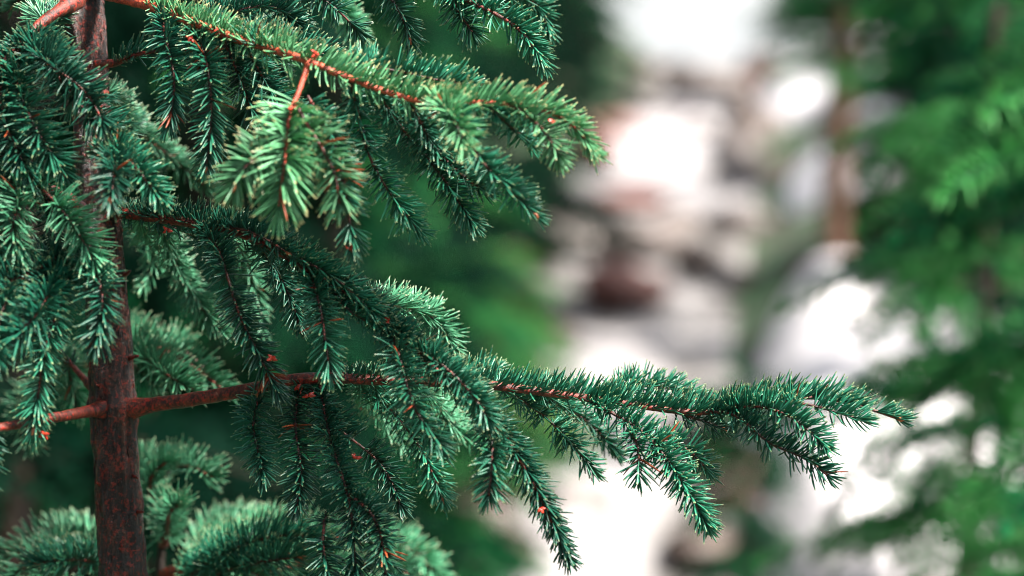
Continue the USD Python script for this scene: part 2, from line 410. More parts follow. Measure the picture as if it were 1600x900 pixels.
# ------------------------------------------------------------------ boulders
def rock_look(name, a, b, c):
    look(name, {
        'tc': ('texture_coordinate', {}),
        'n': ('noise_texture', {'scale': 5.0, 'detail': 8.0, 'roughness': 0.65}),
        'r': ('rgb_ramp', {'ramp': [(0.32, a), (0.5, b), (0.68, c)]}),
        'bp': ('bump', {'strength': 0.6, 'distance': 0.03}),
        'p': ('principled_bsdf', {'roughness': 0.55}),
    }, [('tc.object', 'n.vector'), ('n.fac', 'r.fac'), ('n.fac', 'bp.height'), ('bp.normal', 'p.normal'), ('r.color', 'p.base_color')])


rock_look('rock_red', (0.035, 0.009, 0.006), (0.090, 0.026, 0.018), (0.16, 0.065, 0.048))
rock_look('rock_grey', (0.035, 0.028, 0.025), (0.10, 0.080, 0.072), (0.19, 0.158, 0.15))
rock_look('rock_brown', (0.016, 0.009, 0.006), (0.042, 0.024, 0.017), (0.10, 0.066, 0.052))


def boulder(x, y, sx, sy, sz, mat, label, seed, lift=0.25, name='boulder', group=None):
    m = trimesh.creation.icosphere(3)
    v = m.vertices
    cut = Rotation.random(7, random_state=seed).apply([0, 0, 1.0])
    for k, nrm in enumerate(cut):
        over = v @ nrm - 0.78
        v = v - np.where(over > 0, over, 0)[:, None] * nrm * 0.85
    v = v * (0.85 + 0.5 * (meshkit.fbm(v * 1.6 + seed * 3.1, 4, seed) - 0.2))[:, None]
    v = v * [sx, sy, sz]
    z = water_z(y) if abs(x - stream_x(y)) < stream_half(y) else ground_z(x, y)
    p = UsdGeom.Mesh.Define
    path = obj(name, (v, m.faces), mat, label=label, category='boulder', group=group, smooth=40)
    g = UsdGeom.Xformable(stage.GetPrimAtPath(path))
    g.AddTranslateOp().Set(Gf.Vec3d(float(x), float(y), float(z + sz * lift)))
    g.AddRotateZOp().Set(float((seed * 77) % 360))


def on_stream(px, py):
    """Where the view through a photograph pixel meets the level of the stream."""
    for dd in np.linspace(8, 74, 900):
        q = at(px, py, dd)
        if q[2] < water_z(q[1]):
            return q
    return q


def brock(px, py, wpx, hpx, mat, label, seed, group=None, lift=0.3):
    q = on_stream(px, py)
    k = APER / FOCAL / 1600 * q[1]
    boulder(q[0], q[1], wpx * k * 0.5, wpx * k * 0.55, hpx * k * 0.62, mat, label, seed, lift, group=group)


brock(972, 468, 130, 75, 'rock_red', 'reddish brown boulder in the middle of the stream below the pale rapids', 1)
brock(985, 318, 110, 34, 'rock_red', 'flat dark red boulder on the left edge of the bright upper rapids', 2)
brock(925, 255, 70, 80, 'rock_red', 'dark red boulder at the left bank beside the upper rapids', 3)
brock(1160, 240, 70, 120, 'rock_brown', 'tall brown boulder on the right bank of the upper rapids', 4)
brock(1110, 150, 130, 60, 'rock_grey', 'broad grey boulder across the top of the rapids', 5)
brock(1020, 120, 90, 40, 'rock_brown', 'brown boulder left of the top of the rapids', 6)
brock(1000, 390, 150, 60, 'rock_grey', 'wide grey boulder just upstream of the red boulder', 7)
brock(1155, 790, 90, 70, 'rock_red', 'small red boulder at the foot of the thin dark spruce', 8)
brock(1090, 430, 80, 70, 'rock_brown', 'brown boulder right of the red midstream boulder', 9)
brock(1140, 660, 90, 60, 'rock_grey', 'grey boulder below the white snow bank edge', 10)
brock(880, 390, 120, 60, 'rock_grey', 'pale grey boulder at the left bank beside the yellow green bush', 11)
brock(790, 870, 110, 50, 'rock_brown', 'brown boulder at the lower left edge of the stream', 12)
brock(730, 830, 130, 60, 'rock_grey', 'grey boulder on the near left bank of the stream', 13)
brock(1090, 880, 120, 60, 'rock_brown', 'brown boulder at the lower edge of the photo in the stream', 14)
brock(860, 545, 80, 40, 'rock_brown', 'tan boulder at the left water line under the dark shrub', 15)
rr = random.Random(5)
for k in range(34):
    y = rr.uniform(13, 66)
    side = rr.choice([-1, 1, 1, -1, 0])
    x = float(stream_x(y)) + (side * rr.uniform(0.8, 1.25) if side else rr.uniform(-0.6, 0.6)) * float(stream_half(y))
    s = rr.uniform(0.12, 0.34) * (1 + y / 60)
    a1, a2 = rr.uniform(0.8, 1.2), rr.uniform(0.5, 0.8)
    mt = rr.choice(['rock_grey', 'rock_brown', 'rock_red', 'rock_grey'])
    where = ('at the left water edge', 'in midstream', 'at the right water edge')[side + 1]
    reach = 'below the big red one' if y < 22 else 'level with the red one' if y < 36 else 'in the far rapids'
    lb = f"small blurred {mt[5:] if mt != 'rock_red' else 'reddish'} boulder {where} {reach}"
    boulder(x, y, s, s * a1, s * a2, mt, lb, 40 + k, group='alike: ' + lb[14:])

# ------------------------------------------------------------------ background spruces
def shoot_proto(path, mat, seed, L=0.17, per_m=420, ln=0.024, w=0.0032):
    rng = np.random.default_rng(seed)
    p = spline([(0, 0, 0), (L * 0.5, 0, 0.004), (L, 0, -0.012)], 12)
    P, d, c, l, wd = needles_on(p, rng, per_m, ln, w, flat=0.25, spread=70)
    v, f, tip = needle_mesh(P, d, c, l, wd, 3, (0, 0.6, 1.0), (0.8, 1.0, 0.3))
    tv, tf = tube(p, np.linspace(0.002, 0.001, 12), 4)
    m = usdkit.mesh(stage, path, (np.vstack([v, tv]), np.vstack([f, tf + len(v)])), '/World/Looks/' + mat, smooth=True)
    UsdGeom.PrimvarsAPI(m).CreatePrimvar('tip', Sdf.ValueTypeNames.FloatArray, 'vertex').Set(Vt.FloatArray.FromNumpy(np.r_[tip, np.zeros(len(tv))].astype(np.float32)))


def background_spruce(loc, height, seed, label, mats, spread=1.0, first=0.25, trunk_r=None, lean=(0, 0), density=1.0, rz=0.0, group=None, name='spruce_tree', needle=1.0, whorl=0.30, bark='shade_toned_bark'):
    rng = np.random.default_rng(seed)
    t = thing(name, label, 'spruce', loc, rz, group=group)
    r0 = trunk_r or height * 0.011
    hs = np.linspace(0, 1, 26)
    axis = np.stack([lean[0] * hs * height + 0.02 * np.sin(hs * 7 + seed), lean[1] * hs * height, hs * height - 0.25], 1)
    obj('trunk', tube(axis, r0 * (1.0 - 0.93 * hs) + 0.004, 12, 0.12, 8, seed), bark, t)
    pos, quat, scl, ids = [], [], [], []
    z = first
    while z < height - 0.12:
        frac = z / height
        nb = rng.integers(4, 7)
        off = rng.random() * 6.28
        for k in range(nb):
            az = off + k * 6.283 / nb + rng.normal(0, 0.22)
            L = spread * height * 0.24 * (1 - frac) ** 0.8 * rng.uniform(0.7, 1.15) + 0.08
            zz = z + rng.normal(0, 0.05)
            ax = np.array([np.interp(zz, axis[:, 2], axis[:, k2]) for k2 in (0, 1)])
            o = np.array([math.cos(az), math.sin(az), 0])
            rise = 0.35 * frac - 0.12
            pts = np.array([[ax[0], ax[1], zz], [*(ax + o[:2] * L * 0.5), zz + L * (rise * 0.5 - 0.02)], [*(ax + o[:2] * L), zz + L * (rise - 0.16)]])
            sp = spline(pts, 10)
            obj('branch', tube(sp, np.linspace(max(0.006, 0.011 * L + 0.003), 0.002, 10), 5), bark, t)
            T = np.gradient(sp, axis=0)
            T /= np.linalg.norm(T, axis=1, keepdims=True)
            n = int(L * 26 * density) + 3
            for q in range(n):
                u = 0.12 + 0.88 * (q + rng.random()) / n
                i = min(int(u * 9), 8)
                p = sp[i] + (sp[i + 1] - sp[i]) * (u * 9 - i)
                sgn = 1 if q % 2 else -1
                side = np.cross(UP, T[i]) * sgn
                ang = rng.uniform(0.5, 1.05)
                d = T[i] * math.cos(ang) + side * math.sin(ang) + UP * rng.normal(-0.22, 0.22)
                if q == n - 1:
                    d, p = T[-1] + UP * 0.03, sp[-1] - T[-1] * 0.03
                d /= np.linalg.norm(d)
                reps = 1 + int((1 - u) * L * 2.0 + 0.35 * rng.random())
                for h in range(reps):
                    y = np.cross(UP, d)
                    y /= np.linalg.norm(y)
                    R = np.stack([d, y, np.cross(d, y)], 1)
                    pos.append(p.copy())
                    quat.append(Rotation.from_matrix(R).as_quat())
                    scl.append(rng.uniform(0.75, 1.3) * needle)
                    ids.append(int(rng.integers(0, len(mats))))
                    p = p + d * 0.13
                    d = d + T[i] * 0.35 + UP * rng.normal(-0.12, 0.15) + side * rng.normal(0, 0.25)
                    d /= np.linalg.norm(d)
        z += whorl * rng.uniform(0.75, 1.2)
    pi = UsdGeom.PointInstancer.Define(stage, t + '/needles')
    data(pi, kind='stuff')
    targets = []
    for k, mt in enumerate(mats):
        shoot_proto(f'{t}/needles/shoot_{k}', mt, seed * 10 + k)
        targets.append(Sdf.Path(f'{t}/needles/shoot_{k}'))
    pi.CreatePrototypesRel().SetTargets(targets)
    pi.CreatePositionsAttr(Vt.Vec3fArray.FromNumpy(np.array(pos, np.float32)))
    q = np.array(quat)
    pi.CreateOrientationsAttr(Vt.QuathArray([Gf.Quath(float(a[3]), float(a[0]), float(a[1]), float(a[2])) for a in q]))
    pi.CreateScalesAttr(Vt.Vec3fArray.FromNumpy(np.repeat(np.array(scl, np.float32)[:, None], 3, 1)))
    pi.CreateProtoIndicesAttr(Vt.IntArray(ids))
    return t


def copy_tree(src, loc, rz, s, label, group=None, name='spruce_tree'):
    x = UsdGeom.Xform.Define(stage, path_for(name))
    x.AddTranslateOp().Set(Gf.Vec3d(*map(float, loc)))
    x.AddRotateZOp().Set(float(rz))
    x.AddScaleOp().Set(Gf.Vec3f(s, s, s))
    p = x.GetPrim()
    # the copy's own place: reference only the parts
    p.GetReferences().AddInternalReference(src)
    p.SetInstanceable(True)
    data(p, label=label, category='spruce', group=group)


def spot(px, d):
    x = (px - 800) * APER / FOCAL / 1600 * d
    y = d * math.cos(PITCH)
    return (x, y, float(ground_z(x, y)))


BG, BL, DK = 'needle_background', 'needle_background_light', 'needle_dark'
tA = background_spruce((3.13, 22.2, float(ground_z(3.13, 22.2))), 11.0, 11, 'slender spruce with a bare brown trunk at the far end of the big snow bank', [BG, BL], spread=0.34, first=2.4, trunk_r=0.145, density=1.4, lean=(0.003, 0), whorl=0.5, needle=1.6, bark='far_bark')
tB = background_spruce(spot(1665, 3.8), 3.5, 12, 'bright green young spruce filling the right side of the photo', [BL, BG, BL], spread=0.42, density=1.35, whorl=0.24, needle=1.15, trunk_r=0.03)
tC = background_spruce(spot(1840, 3.2), 3.0, 13, 'light green young spruce whose branches reach in from the right edge', [BL, BL, BG], spread=0.62, density=1.1, whorl=0.22, needle=1.15, trunk_r=0.025)
tK = background_spruce(spot(1640, 6.6), 5.0, 27, 'dark narrow spruce behind the bright young spruce at the right', ['needle_shade_toned', BG], spread=0.26, density=1.3, whorl=0.3, needle=1.1)
tJ = background_spruce(spot(1610, 3.6), 1.15, 22, 'low bushy light green young spruce in the lower right corner', [BL, BG], spread=1.15, density=1.6, whorl=0.16, trunk_r=0.014, first=0.12)
tD = background_spruce(spot(330, 6.0), 6.0, 14, 'shaded spruce standing directly behind the sharp brown trunk', ['needle_shade_toned', 'needle_shade_toned', BG], spread=0.6, density=3.2, whorl=0.42, needle=1.25)
tE = background_spruce(spot(530, 8.0), 7.0, 15, 'tall green spruce in the middle between sharp branches and stream', [BG, BL, 'needle_shade_toned'], spread=0.40, density=3.6, whorl=0.40, needle=1.3)
tF = background_spruce(spot(20, 4.6), 5.0, 16, 'dark spruce at the far left edge behind the needles', ['needle_shade_toned'], spread=0.9, density=2.8, whorl=0.42, needle=1.2)
tG = background_spruce(spot(1160, 9.5), 2.1, 17, 'thin dark spruce between the stream and the white snow bank', ['needle_shade_toned', BG], spread=0.20, first=1.15, trunk_r=0.05, density=2.6, needle=1.0, whorl=0.13)
tH = background_spruce(spot(770, 17.0), 1.6, 18, 'bushy yellow green spruce on the left stream bank', ['needle_yellow_green', BL], spread=2.2, density=2.0, needle=1.3, whorl=0.2)

tI = background_spruce(spot(1530, 4.4), 4.0, 21, 'narrow green spruce between the snow bank and the bright right-hand spruce', [BG, BL], spread=0.24, density=1.25, whorl=0.24, first=1.22, trunk_r=0.028)

tT = background_spruce((-1.7, 5.6, float(ground_z(-1.7, 5.6))), 13.0, 25, 'tall spruce added with a high crown to shade the left bank', ['needle_shade_toned', BG], spread=0.75, first=2.9, trunk_r=0.12, density=1.3, whorl=0.40, needle=1.6)  # high crowns added above the view to keep sky light off the left forest
for k, (x, y) in enumerate([(-2.6, 9.0), (-4.4, 7.0), (-1.5, 12.5), (-4.2, 12.0), (-3.6, 3.6)]):
    copy_tree(tT, (x, y, float(ground_z(x, y))), 70 + 63 * k, 1.0 + 0.05 * k, 'tall high-crowned spruce added to shade the forest left of the stream', 'tall spruces added to shade the left of the stream')

GR = 'spruces lining the far stream'
fl = 'blurred distant spruce among those lining the far stream'
srcs = [tE, tD, tE, tF, tE]
fr = random.Random(8)
far = []
for k in range(13):
    d = 14 + k * 4.2 + fr.uniform(-1, 1)
    far.append((stream_x(d) - stream_half(d) - fr.uniform(1.3, 3.4), d))
for k in range(12):
    d = 12 + k * 4.8 + fr.uniform(-1, 1)
    far.append((stream_x(d) + stream_half(d) + fr.uniform(3.4, 6.0), d))
for k in range(16):
    d = fr.uniform(62, 95)
    x = stream_x(d) + fr.choice([-1, 1, 1]) * fr.uniform(4.0, 16)
    far.append((x, d))
for k, (x, y) in enumerate(far):
    copy_tree(srcs[k % 5], (x, y, float(ground_z(x, y))), fr.uniform(0, 360), fr.uniform(0.8, 1.35),
              'blurred dark spruce lining the left bank of the stream' if k < 13 else 'blurred spruce lining the right bank beyond the snow' if k < 25 else 'farthest blurred spruce behind the head of the stream',
              'spruces on the left bank' if k < 13 else 'spruces on the right bank' if k < 25 else 'spruces at the head of the stream')

GR2 = 'spruces on the right slope behind the snow'
for k, (px, d, sc) in enumerate([(1410, 25.0, 0.75), (1490, 23.5, 0.75), (1585, 19.0, 0.6), (1560, 16.5, 1.0), (1470, 20.0, 1.0), (1610, 24.0, 1.2), (1390, 30.0, 1.0), (1500, 33.0, 1.3), (1330, 50.0, 1.2), (1250, 58.0, 1.3), (1480, 52.0, 1.6), (1590, 58.0, 1.6)]):
    copy_tree(tD if d < 28 else [tD, tE][k % 2], spot(px, d), 40 + k * 75, sc, 'blurred green spruce on the right slope behind the snow banks', GR2)
for k, (px, d, sc) in enumerate([(560, 12, 0.6), (700, 20, 0.7), (780, 26, 0.8), (845, 34, 1.0), (905, 50, 1.5), (900, 45, 1.0), (500, 14, 1.3), (350, 11, 1.5), (120, 9, 1.6), (620, 22, 2.0), (250, 18, 2.2), (450, 26, 2.2)]):
    copy_tree([tD, tF][k % 2], spot(px, d), 30 + k * 61, sc, 'dark blurred spruce of the forest on the left bank', 'dark spruces on the left bank')
# spruces added out of view, blocking sky light from the left and behind
for k, (x, y, sc) in enumerate([(-2.3, 1.0, 1.0), (-2.0, 3.1, 0.9), (-2.6, -1.6, 1.2), (-0.8, -3.0, 1.2), (-4.2, 2.2, 1.4), (-3.8, -0.4, 1.4), (-1.9, -4.2, 1.4), (-3.4, 4.6, 1.2)]):
    copy_tree([tD, tE, tF][k % 3], (x, y, float(ground_z(x, y))), k * 47, sc, 'unseen spruce added on the near left side to block sky light', 'added light-blocking spruces near the viewpoint')

# ------------------------------------------------------------------ the sharp young spruce in front
BASE = at(205, 1000, 1.86)
BASE = np.array([BASE[0] + 0.03, BASE[1], float(ground_z(BASE[0], BASE[1]))])
tree = thing('young_spruce', 'sharp young spruce with red brown trunk and drooping needle branches in front', 'spruce', BASE)
TD = 1.86
tp = [BASE + [0.012, 0, -0.12], BASE + [0.006, 0, 0.5]] + [at(x, y, TD) for x, y in ((199, 980), (193, 900), (184, 770), (178, 650), (168, 500), (157, 350), (143, 180), (129, 0))]
tp += [at(129, 0, TD) + np.array([-0.03, 0.01, 0.35]), at(129, 0, TD) + np.array([-0.05, 0.02, 1.1])]
axis = spline(tp, 700)
PXM = APER / FOCAL / 1600 * TD
zpx = [at(150, y, TD)[2] for y in (980, 900, 770, 665, 640, 615, 500, 345, 325, 300, 180, 0)]
rad = np.array([78, 75, 69, 70, 78, 70, 65, 64, 70, 62, 60, 64]) * 0.5 * PXM
zz = np.r_[BASE[2] - 0.2, BASE[2] + 0.1, BASE[2] + 0.6, zpx, zpx[-1] + 0.4, zpx[-1] + 1.1]
rv = np.r_[0.036, 0.028, 0.0215, rad, 0.010, 0.003]
obj('trunk', [q if k else q - BASE for k, q in enumerate(tube(axis, np.interp(axis[:, 2], zz, rv), 72, 0.22, (190, 190, 40), 4))], 'trunk_bark', tree)

RNG = np.random.default_rng(77)

# loose bark scales and short dead stubs on the trunk
fr2 = np.random.default_rng(31)
fv, ff, fo = [], [], 0
chip = trimesh.creation.icosphere(1)
z0, z1 = at(180, 960, TD)[2], at(130, -40, TD)[2]
for k in range(420):
    z = fr2.uniform(z0, z1)
    a = fr2.uniform(0, 2 * np.pi)
    rr_ = np.interp(z, zz, rv)
    c = np.array([np.interp(z, axis[:, 2], axis[:, 0]), np.interp(z, axis[:, 2], axis[:, 1]), z])
    o = np.array([math.cos(a), math.sin(a), 0])
    tn = np.array([-o[1], o[0], 0])
    sz = fr2.lognormal(0, 0.4)
    v = chip.vertices * (1 + 0.35 * fr2.normal(0, 1, (len(chip.vertices), 1)).clip(-1, 1)) * [0.0011 * sz, 0.0005, 0.0030 * sz]
    tilt = fr2.normal(0, 0.2)
    up = np.array([0, 0, 1]) * math.cos(tilt) + tn * math.sin(tilt)
    nn = o + UP * fr2.normal(0.1, 0.2)
    v = v[:, :1] * tn + v[:, 1:2] * nn + v[:, 2:] * up + c + o * rr_ * 1.0
    fv.append(v - BASE)
    ff.append(chip.faces + fo)
    fo += len(v)
obj('bark_scales', (np.vstack(fv), np.vstack(ff)), 'trunk_bark', tree, kind='stuff')
for x, y, dx, dy in ((202, 560, 14, -4), (163, 600, -12, 2), (206, 742, 9, 5), (160, 760, -10, -6), (195, 430, 9, -7), (188, 845, 3, 8), (214, 800, 10, 0), (160, 130, 10, -5)):
    c = at(x, y, TD - 0.006)
    e = at(x + dx, y + dy, TD - 0.022)
    obj('stub', [q if k else q - BASE for k, q in enumerate(tube(spline([c, e], 6), [0.0022, 0.0017, 0.0015, 0.0013, 0.0012, 0.0008], 8, 0.3, 400, x))], 'branch_bark', tree)


def pts(path, d0=FOCUS):
    """(x, y, offset in cm) pixels of the photograph at a real distance, as world points."""
    return np.array([at(x, y, d0 + o / 100.0) for x, y, o in path])


def branch(path, r0, r1, shoots, mat='branch_bark', own=None, collar=True, buds=()):
    """One branch as a part: its wood is the part, its twigs, needle tufts, dry needles and buds are sub-parts."""
    P = spline(pts(path), 90)
    s = np.linspace(0, 1, 90)
    r = (r0 + (r1 - r0) * s) / 1000.0
    if collar:
        dd = np.linalg.norm(P - P[0], axis=1)
        r = r * (1 + 0.55 * np.exp(-np.maximum(0, dd - 0.019) / 0.007))
    b = obj('branch', [q if k else q - BASE for k, q in enumerate(tube(P, r, 12, 0.16, 260, int(r0 * 100) + len(path)))], mat, tree)
    if own:
        start, kw = own
        k0 = int(start * 89)
        grow(b, P[k0:], **kw)
    for sh in shoots:
        sh = dict(sh)
        sp = spline(pts(sh.pop('p')), 44)
        tr = sh.pop('r', 1.4)
        obj('twig', [q if k else q - BASE for k, q in enumerate(tube(sp, np.linspace(tr, 0.75, 44) / 1000, 7, 0.2, 500, 3))], sh.pop('wood', 'twig_bark'), b)
        grow(b, sp, **sh)
    for x, y, o, mm in buds:                                    # reddish buds and bud scales, a few together
        c = pts([(x, y, o)])[0]
        for k in range(RNG.integers(3, 6)):
            d = RNG.normal(0, 1, 3) + [0, -0.6, 0]
            d /= np.linalg.norm(d)
            m = trimesh.creation.icosphere(2)
            z = m.vertices[:, 2:]
            mm = 0.7 * mm if k == 0 else mm
            vv = m.vertices * [0.0013, 0.0013, mm / 2000.0] * np.c_[1 - 0.55 * z, 1 - 0.55 * z, np.ones_like(z)]
            R = Rotation.align_vectors([d], [[0, 0, 1]])[0]
            obj('bud', (R.apply(vv) + c + d * mm / 2200.0 - BASE, m.faces), 'red_bud', b)
    return b


def grow(b, sp, look='needle_blue_green', per_m=2300, ln=17.5, w=1.75, flat=0.6, spread=80, start=0.03, orange=0, bud=None, part=None):
    if part is None:
        part = 0.55 if flat <= 0.25 else 0.25
    P, d, c, l, wd = needles_on(sp, RNG, per_m * 1.5, ln / 1000, w / 1000, flat, spread, start, True, part)
    dry = np.zeros(len(P), bool)
    if orange:
        ci = RNG.integers(len(P) // 3, len(P))
        dry[np.argsort(np.abs(np.arange(len(P)) - ci))[:orange]] = True
        dry &= RNG.random(len(P)) < 0.75
    stray = RNG.random(len(P)) < 0.0022
    dry |= stray
    v, f, tip = needle_mesh(*[q[~dry] for q in (P - BASE, d, c, l, wd)])
    obj('needles', (v, f), look, b, tip=tip, kind='stuff')
    if dry.sum():
        v, f, tip = needle_mesh(*[q[dry] for q in (P - BASE, d, c, l, wd)])
        obj('dry_needles', (v, f), 'needle_orange', b, tip=tip, kind='stuff')
    if bud is None:
        bud = RNG.random() < 0.35
    if bud:
        m = trimesh.creation.icosphere(2)
        t = sp[-1] - sp[-3]
        t /= np.linalg.norm(t)
        vv = m.vertices * [0.0017, 0.0017, 0.0034] * np.clip(1 - 0.5 * m.vertices[:, 2:], 0.3, 1.4) ** 0.5
        R = Rotation.align_vectors([t], [[0, 0, 1]])[0]
        obj('bud', (R.apply(vv) + sp[-1] + t * 0.002 - BASE, m.faces), 'bud', b)


def S(*p, **k):
    return dict(p=p, **k)


N, D, BR, PA = 'needle_blue_green', 'needle_dark', 'needle_bright', 'needle_pale'

# long lower right branch, the sharpest one
branch([(180, 646, 6), (214, 637, 5), (300, 624, 3), (400, 606, 1), (470, 592, 0), (600, 594, 0), (740, 600, -1), (860, 614, 0), (1000, 634, 0), (1110, 644, 0), (1170, 632, 0), (1280, 622, 0), (1405, 655, 1)], 6.2, 1.0, [
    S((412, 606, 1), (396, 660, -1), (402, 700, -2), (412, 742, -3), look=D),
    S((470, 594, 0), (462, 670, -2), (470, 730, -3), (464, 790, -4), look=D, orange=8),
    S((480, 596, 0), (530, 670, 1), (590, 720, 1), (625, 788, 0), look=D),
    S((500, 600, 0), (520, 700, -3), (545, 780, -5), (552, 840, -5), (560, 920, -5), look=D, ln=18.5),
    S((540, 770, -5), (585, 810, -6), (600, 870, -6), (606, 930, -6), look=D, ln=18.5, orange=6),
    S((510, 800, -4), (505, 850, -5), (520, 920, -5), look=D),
    S((580, 596, 0), (610, 640, 5), (650, 690, 6), (692, 780, 6), look=N),
    S((640, 596, 0), (690, 640, 10), (720, 680, 12), (752, 700, 12), look=PA),
    S((560, 596, 0), (600, 650, 14), (620, 680, 15), (640, 700, 15), look=PA),
    S((690, 600, 0), (720, 590, 3), (770, 580, 5), look=N),
    S((780, 606, -1), (850, 650, 3), (890, 690, 4), (926, 732, 5), look=N),
    S((840, 612, 0), (890, 640, 7), (930, 670, 9), (962, 706, 10), look=N),
    S((910, 622, 0), (965, 650, -1), (1010, 680, -2), (1060, 745, -3), (1105, 820, -3), look=N, ln=17.5, per_m=2900),
    S((985, 668, -2), (996, 700, -3), (998, 742, -3), look=N, per_m=1700, orange=5),
    S((1020, 685, -2), (1070, 700, -1), (1105, 735, 0), look=N),
    S((940, 626, 0), (1000, 604, 5), (1040, 606, 6), (1085, 622, 7), look=N),
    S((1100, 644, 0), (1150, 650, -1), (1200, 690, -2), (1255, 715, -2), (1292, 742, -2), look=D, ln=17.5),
    S((1120, 642, 0), (1190, 636, -2), (1240, 655, -3), (1288, 696, -4), look=N, per_m=2700),
    S((1200, 628, 0), (1260, 632, -2), (1310, 645, -2), (1345, 656, -2), look=N),
    S((1040, 640, 0), (1090, 655, 1), (1130, 670, 2), look=D, per_m=1500),
], buds=[(468, 602, -1, 11), (482, 618, -2, 9), (556, 716, -4, 8), (1148, 632, -1, 6)], own=(0.29, dict(look=N, per_m=3000, flat=0.95, ln=17.5, spread=74, bud=True)))

# middle right branch arching down in front
branch([(158, 326, 6), (195, 333, 4), (260, 342, 1), (330, 354, -1), (400, 374, -2), (470, 414, -3), (540, 456, -4), (600, 502, -5), (660, 560, -6), (730, 615, -6), (780, 670, -6), (830, 750, -6), (860, 810, -6), (888, 872, -6)], 4.6, 1.0, [
    S((545, 460, -4), (600, 502, -5), (660, 560, -6), (730, 615, -6), look=N, per_m=1900, flat=0.75, r=1.0),
    S((430, 392, -3), (480, 420, -4), (540, 458, -5), (600, 504, -6), look=N, per_m=1500, flat=0.9, r=1.0),
    S((240, 338, 1), (262, 350, 4), (300, 368, 5), look=D, flat=0.8),
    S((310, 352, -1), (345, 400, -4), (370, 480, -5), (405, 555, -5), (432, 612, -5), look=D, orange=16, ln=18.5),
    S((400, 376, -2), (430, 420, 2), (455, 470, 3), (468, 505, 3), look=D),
    S((250, 342, 2), (270, 400, 12), (300, 460, 14), (345, 516, 14), look=PA),
    S((215, 340, 3), (235, 380, 16), (240, 410, 18), (225, 440, 18), look=PA),
    S((345, 360, 0), (385, 410, 14), (400, 460, 16), (408, 510, 16), look=PA),
    S((480, 420, -3), (498, 470, -6), (508, 530, -7), (516, 584, -7), look=N, ln=18.5, flat=0.1, per_m=2000, orange=3),
    S((560, 470, -4), (630, 480, 3), (680, 500, 6), (708, 545, 7), look=PA, flat=0.8),
    S((612, 514, -5), (630, 580, -8), (650, 640, -9), (690, 700, -9), look=N, ln=18.5, flat=0.2),
    S((520, 448, -4), (540, 480, -5), (570, 500, -5), look=N, per_m=1500),
    S((440, 396, -3), (470, 405, -5), (530, 440, -6), (585, 490, -6), look=N, flat=0.8, spread=50),
    S((640, 544, -6), (690, 570, -8), (740, 620, -9), (765, 660, -9), look=N, flat=0.6),
    S((752, 640, -6), (768, 690, -8), (768, 735, -9), (764, 775, -9), look=N, flat=0.1),
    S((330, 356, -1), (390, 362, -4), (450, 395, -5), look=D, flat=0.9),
], buds=[(425, 560, -6, 8), (604, 500, -6, 8), (845, 795, -7, 6), (262, 360, 0, 7)], own=(0.02, dict(look=D, per_m=3200, flat=0.8, ln=17.5, spread=78)))

# upper right branch, orange wood, swinging towards the camera
branch([(128, -26, 6), (165, -10, 4), (230, 8, 0), (345, 52, -5), (420, 76, -7), (482, 96, -9), (540, 120, -9), (600, 142, -9), (670, 160, -10), (750, 160, -11), (830, 168, -11), (890, 192, -11), (926, 236, -11)], 5.0, 1.0, [
    S((482, 96, -9), (468, 140, -11), (455, 175, -12), (446, 240, -14), (436, 322, -14), look=BR, r=2.4, wood='red_bark', ln=28, w=2.2, flat=0.0, start=0.32, per_m=2000, part=0.97),
    S((462, 190, -13), (428, 232, -13), (388, 256, -14), (366, 292, -14), look=BR, r=1.6, ln=23, w=2.1, flat=0.0, start=0.15, part=0.9, per_m=1700),
    S((466, 170, -13), (496, 220, -14), (522, 270, -14), (530, 318, -14), look=BR, r=1.6, ln=22, w=2.1, flat=0.0, start=0.15, part=0.9, per_m=1700),
    S((480, 150, -10), (520, 220, -10), (540, 300, -10), (550, 385, -10), look=N, orange=30, bud=True, ln=18.5, flat=0.1),
    S((545, 122, -9), (560, 180, -7), (580, 250, -6), (655, 362, -5), look=N),
    S((590, 140, -9), (620, 190, -6), (680, 262, -5), (738, 350, -5), look=N, per_m=2600),
    S((640, 155, -9), (680, 230, -6), (730, 280, -5), (758, 300, -5), look=N),
    S((690, 160, -10), (720, 190, -12), (745, 240, -12), (790, 290, -11), (836, 336, -10), look=N, per_m=2700),
    S((680, 160, -10), (705, 180, -13), (725, 225, -14), look=BR, ln=18.5, per_m=2300),
    S((800, 164, -11), (850, 205, -12), (872, 244, -12), look=BR, per_m=1800),
    S((520, 112, -9), (600, 108, -6), (660, 120, -6), (730, 132, -6), look=N, flat=0.9),
    S((420, 76, -7), (390, 60, -5), (450, 70, -3), (520, 88, -2), look=N, flat=0.9),
    S((250, 14, -1), (262, 70, -4), (272, 130, -5), (264, 194, -5), look=D, orange=6, flat=0.1),
    S((300, 34, -2), (325, 110, -6), (330, 180, -6), (322, 262, -6), look=N, orange=10, bud=True, flat=0.1, ln=18.5),
    S((345, 52, -5), (370, 110, -4), (385, 150, -3), (400, 190, -3), look=D, flat=0.2),
    S((380, 64, -6), (410, 120, -3), (430, 150, -2), (470, 190, -2), look=D),
    S((330, 46, -4), (340, 30, 0), (400, 60, 4), (440, 110, 6), look=D, flat=0.8),
    S((220, 6, 0), (260, -10, 4), (330, 10, 6), (420, 40, 8), look=D, flat=0.8),
    S((300, 34, -2), (360, 20, -1), (420, 10, 0), (470, 40, 2), look=D, flat=0.8),
    S((760, 160, -11), (800, 200, -9), (830, 225, -7), look=N),
], buds=[(456, 172, -13, 9), (550, 388, -10, 8), (298, 60, -5, 7), (494, 84, -10, 8), (862, 190, -12, 6)], own=(0.16, dict(look=BR, per_m=2500, flat=0.7, ln=18.5, spread=74, bud=True)), mat='red_bark')

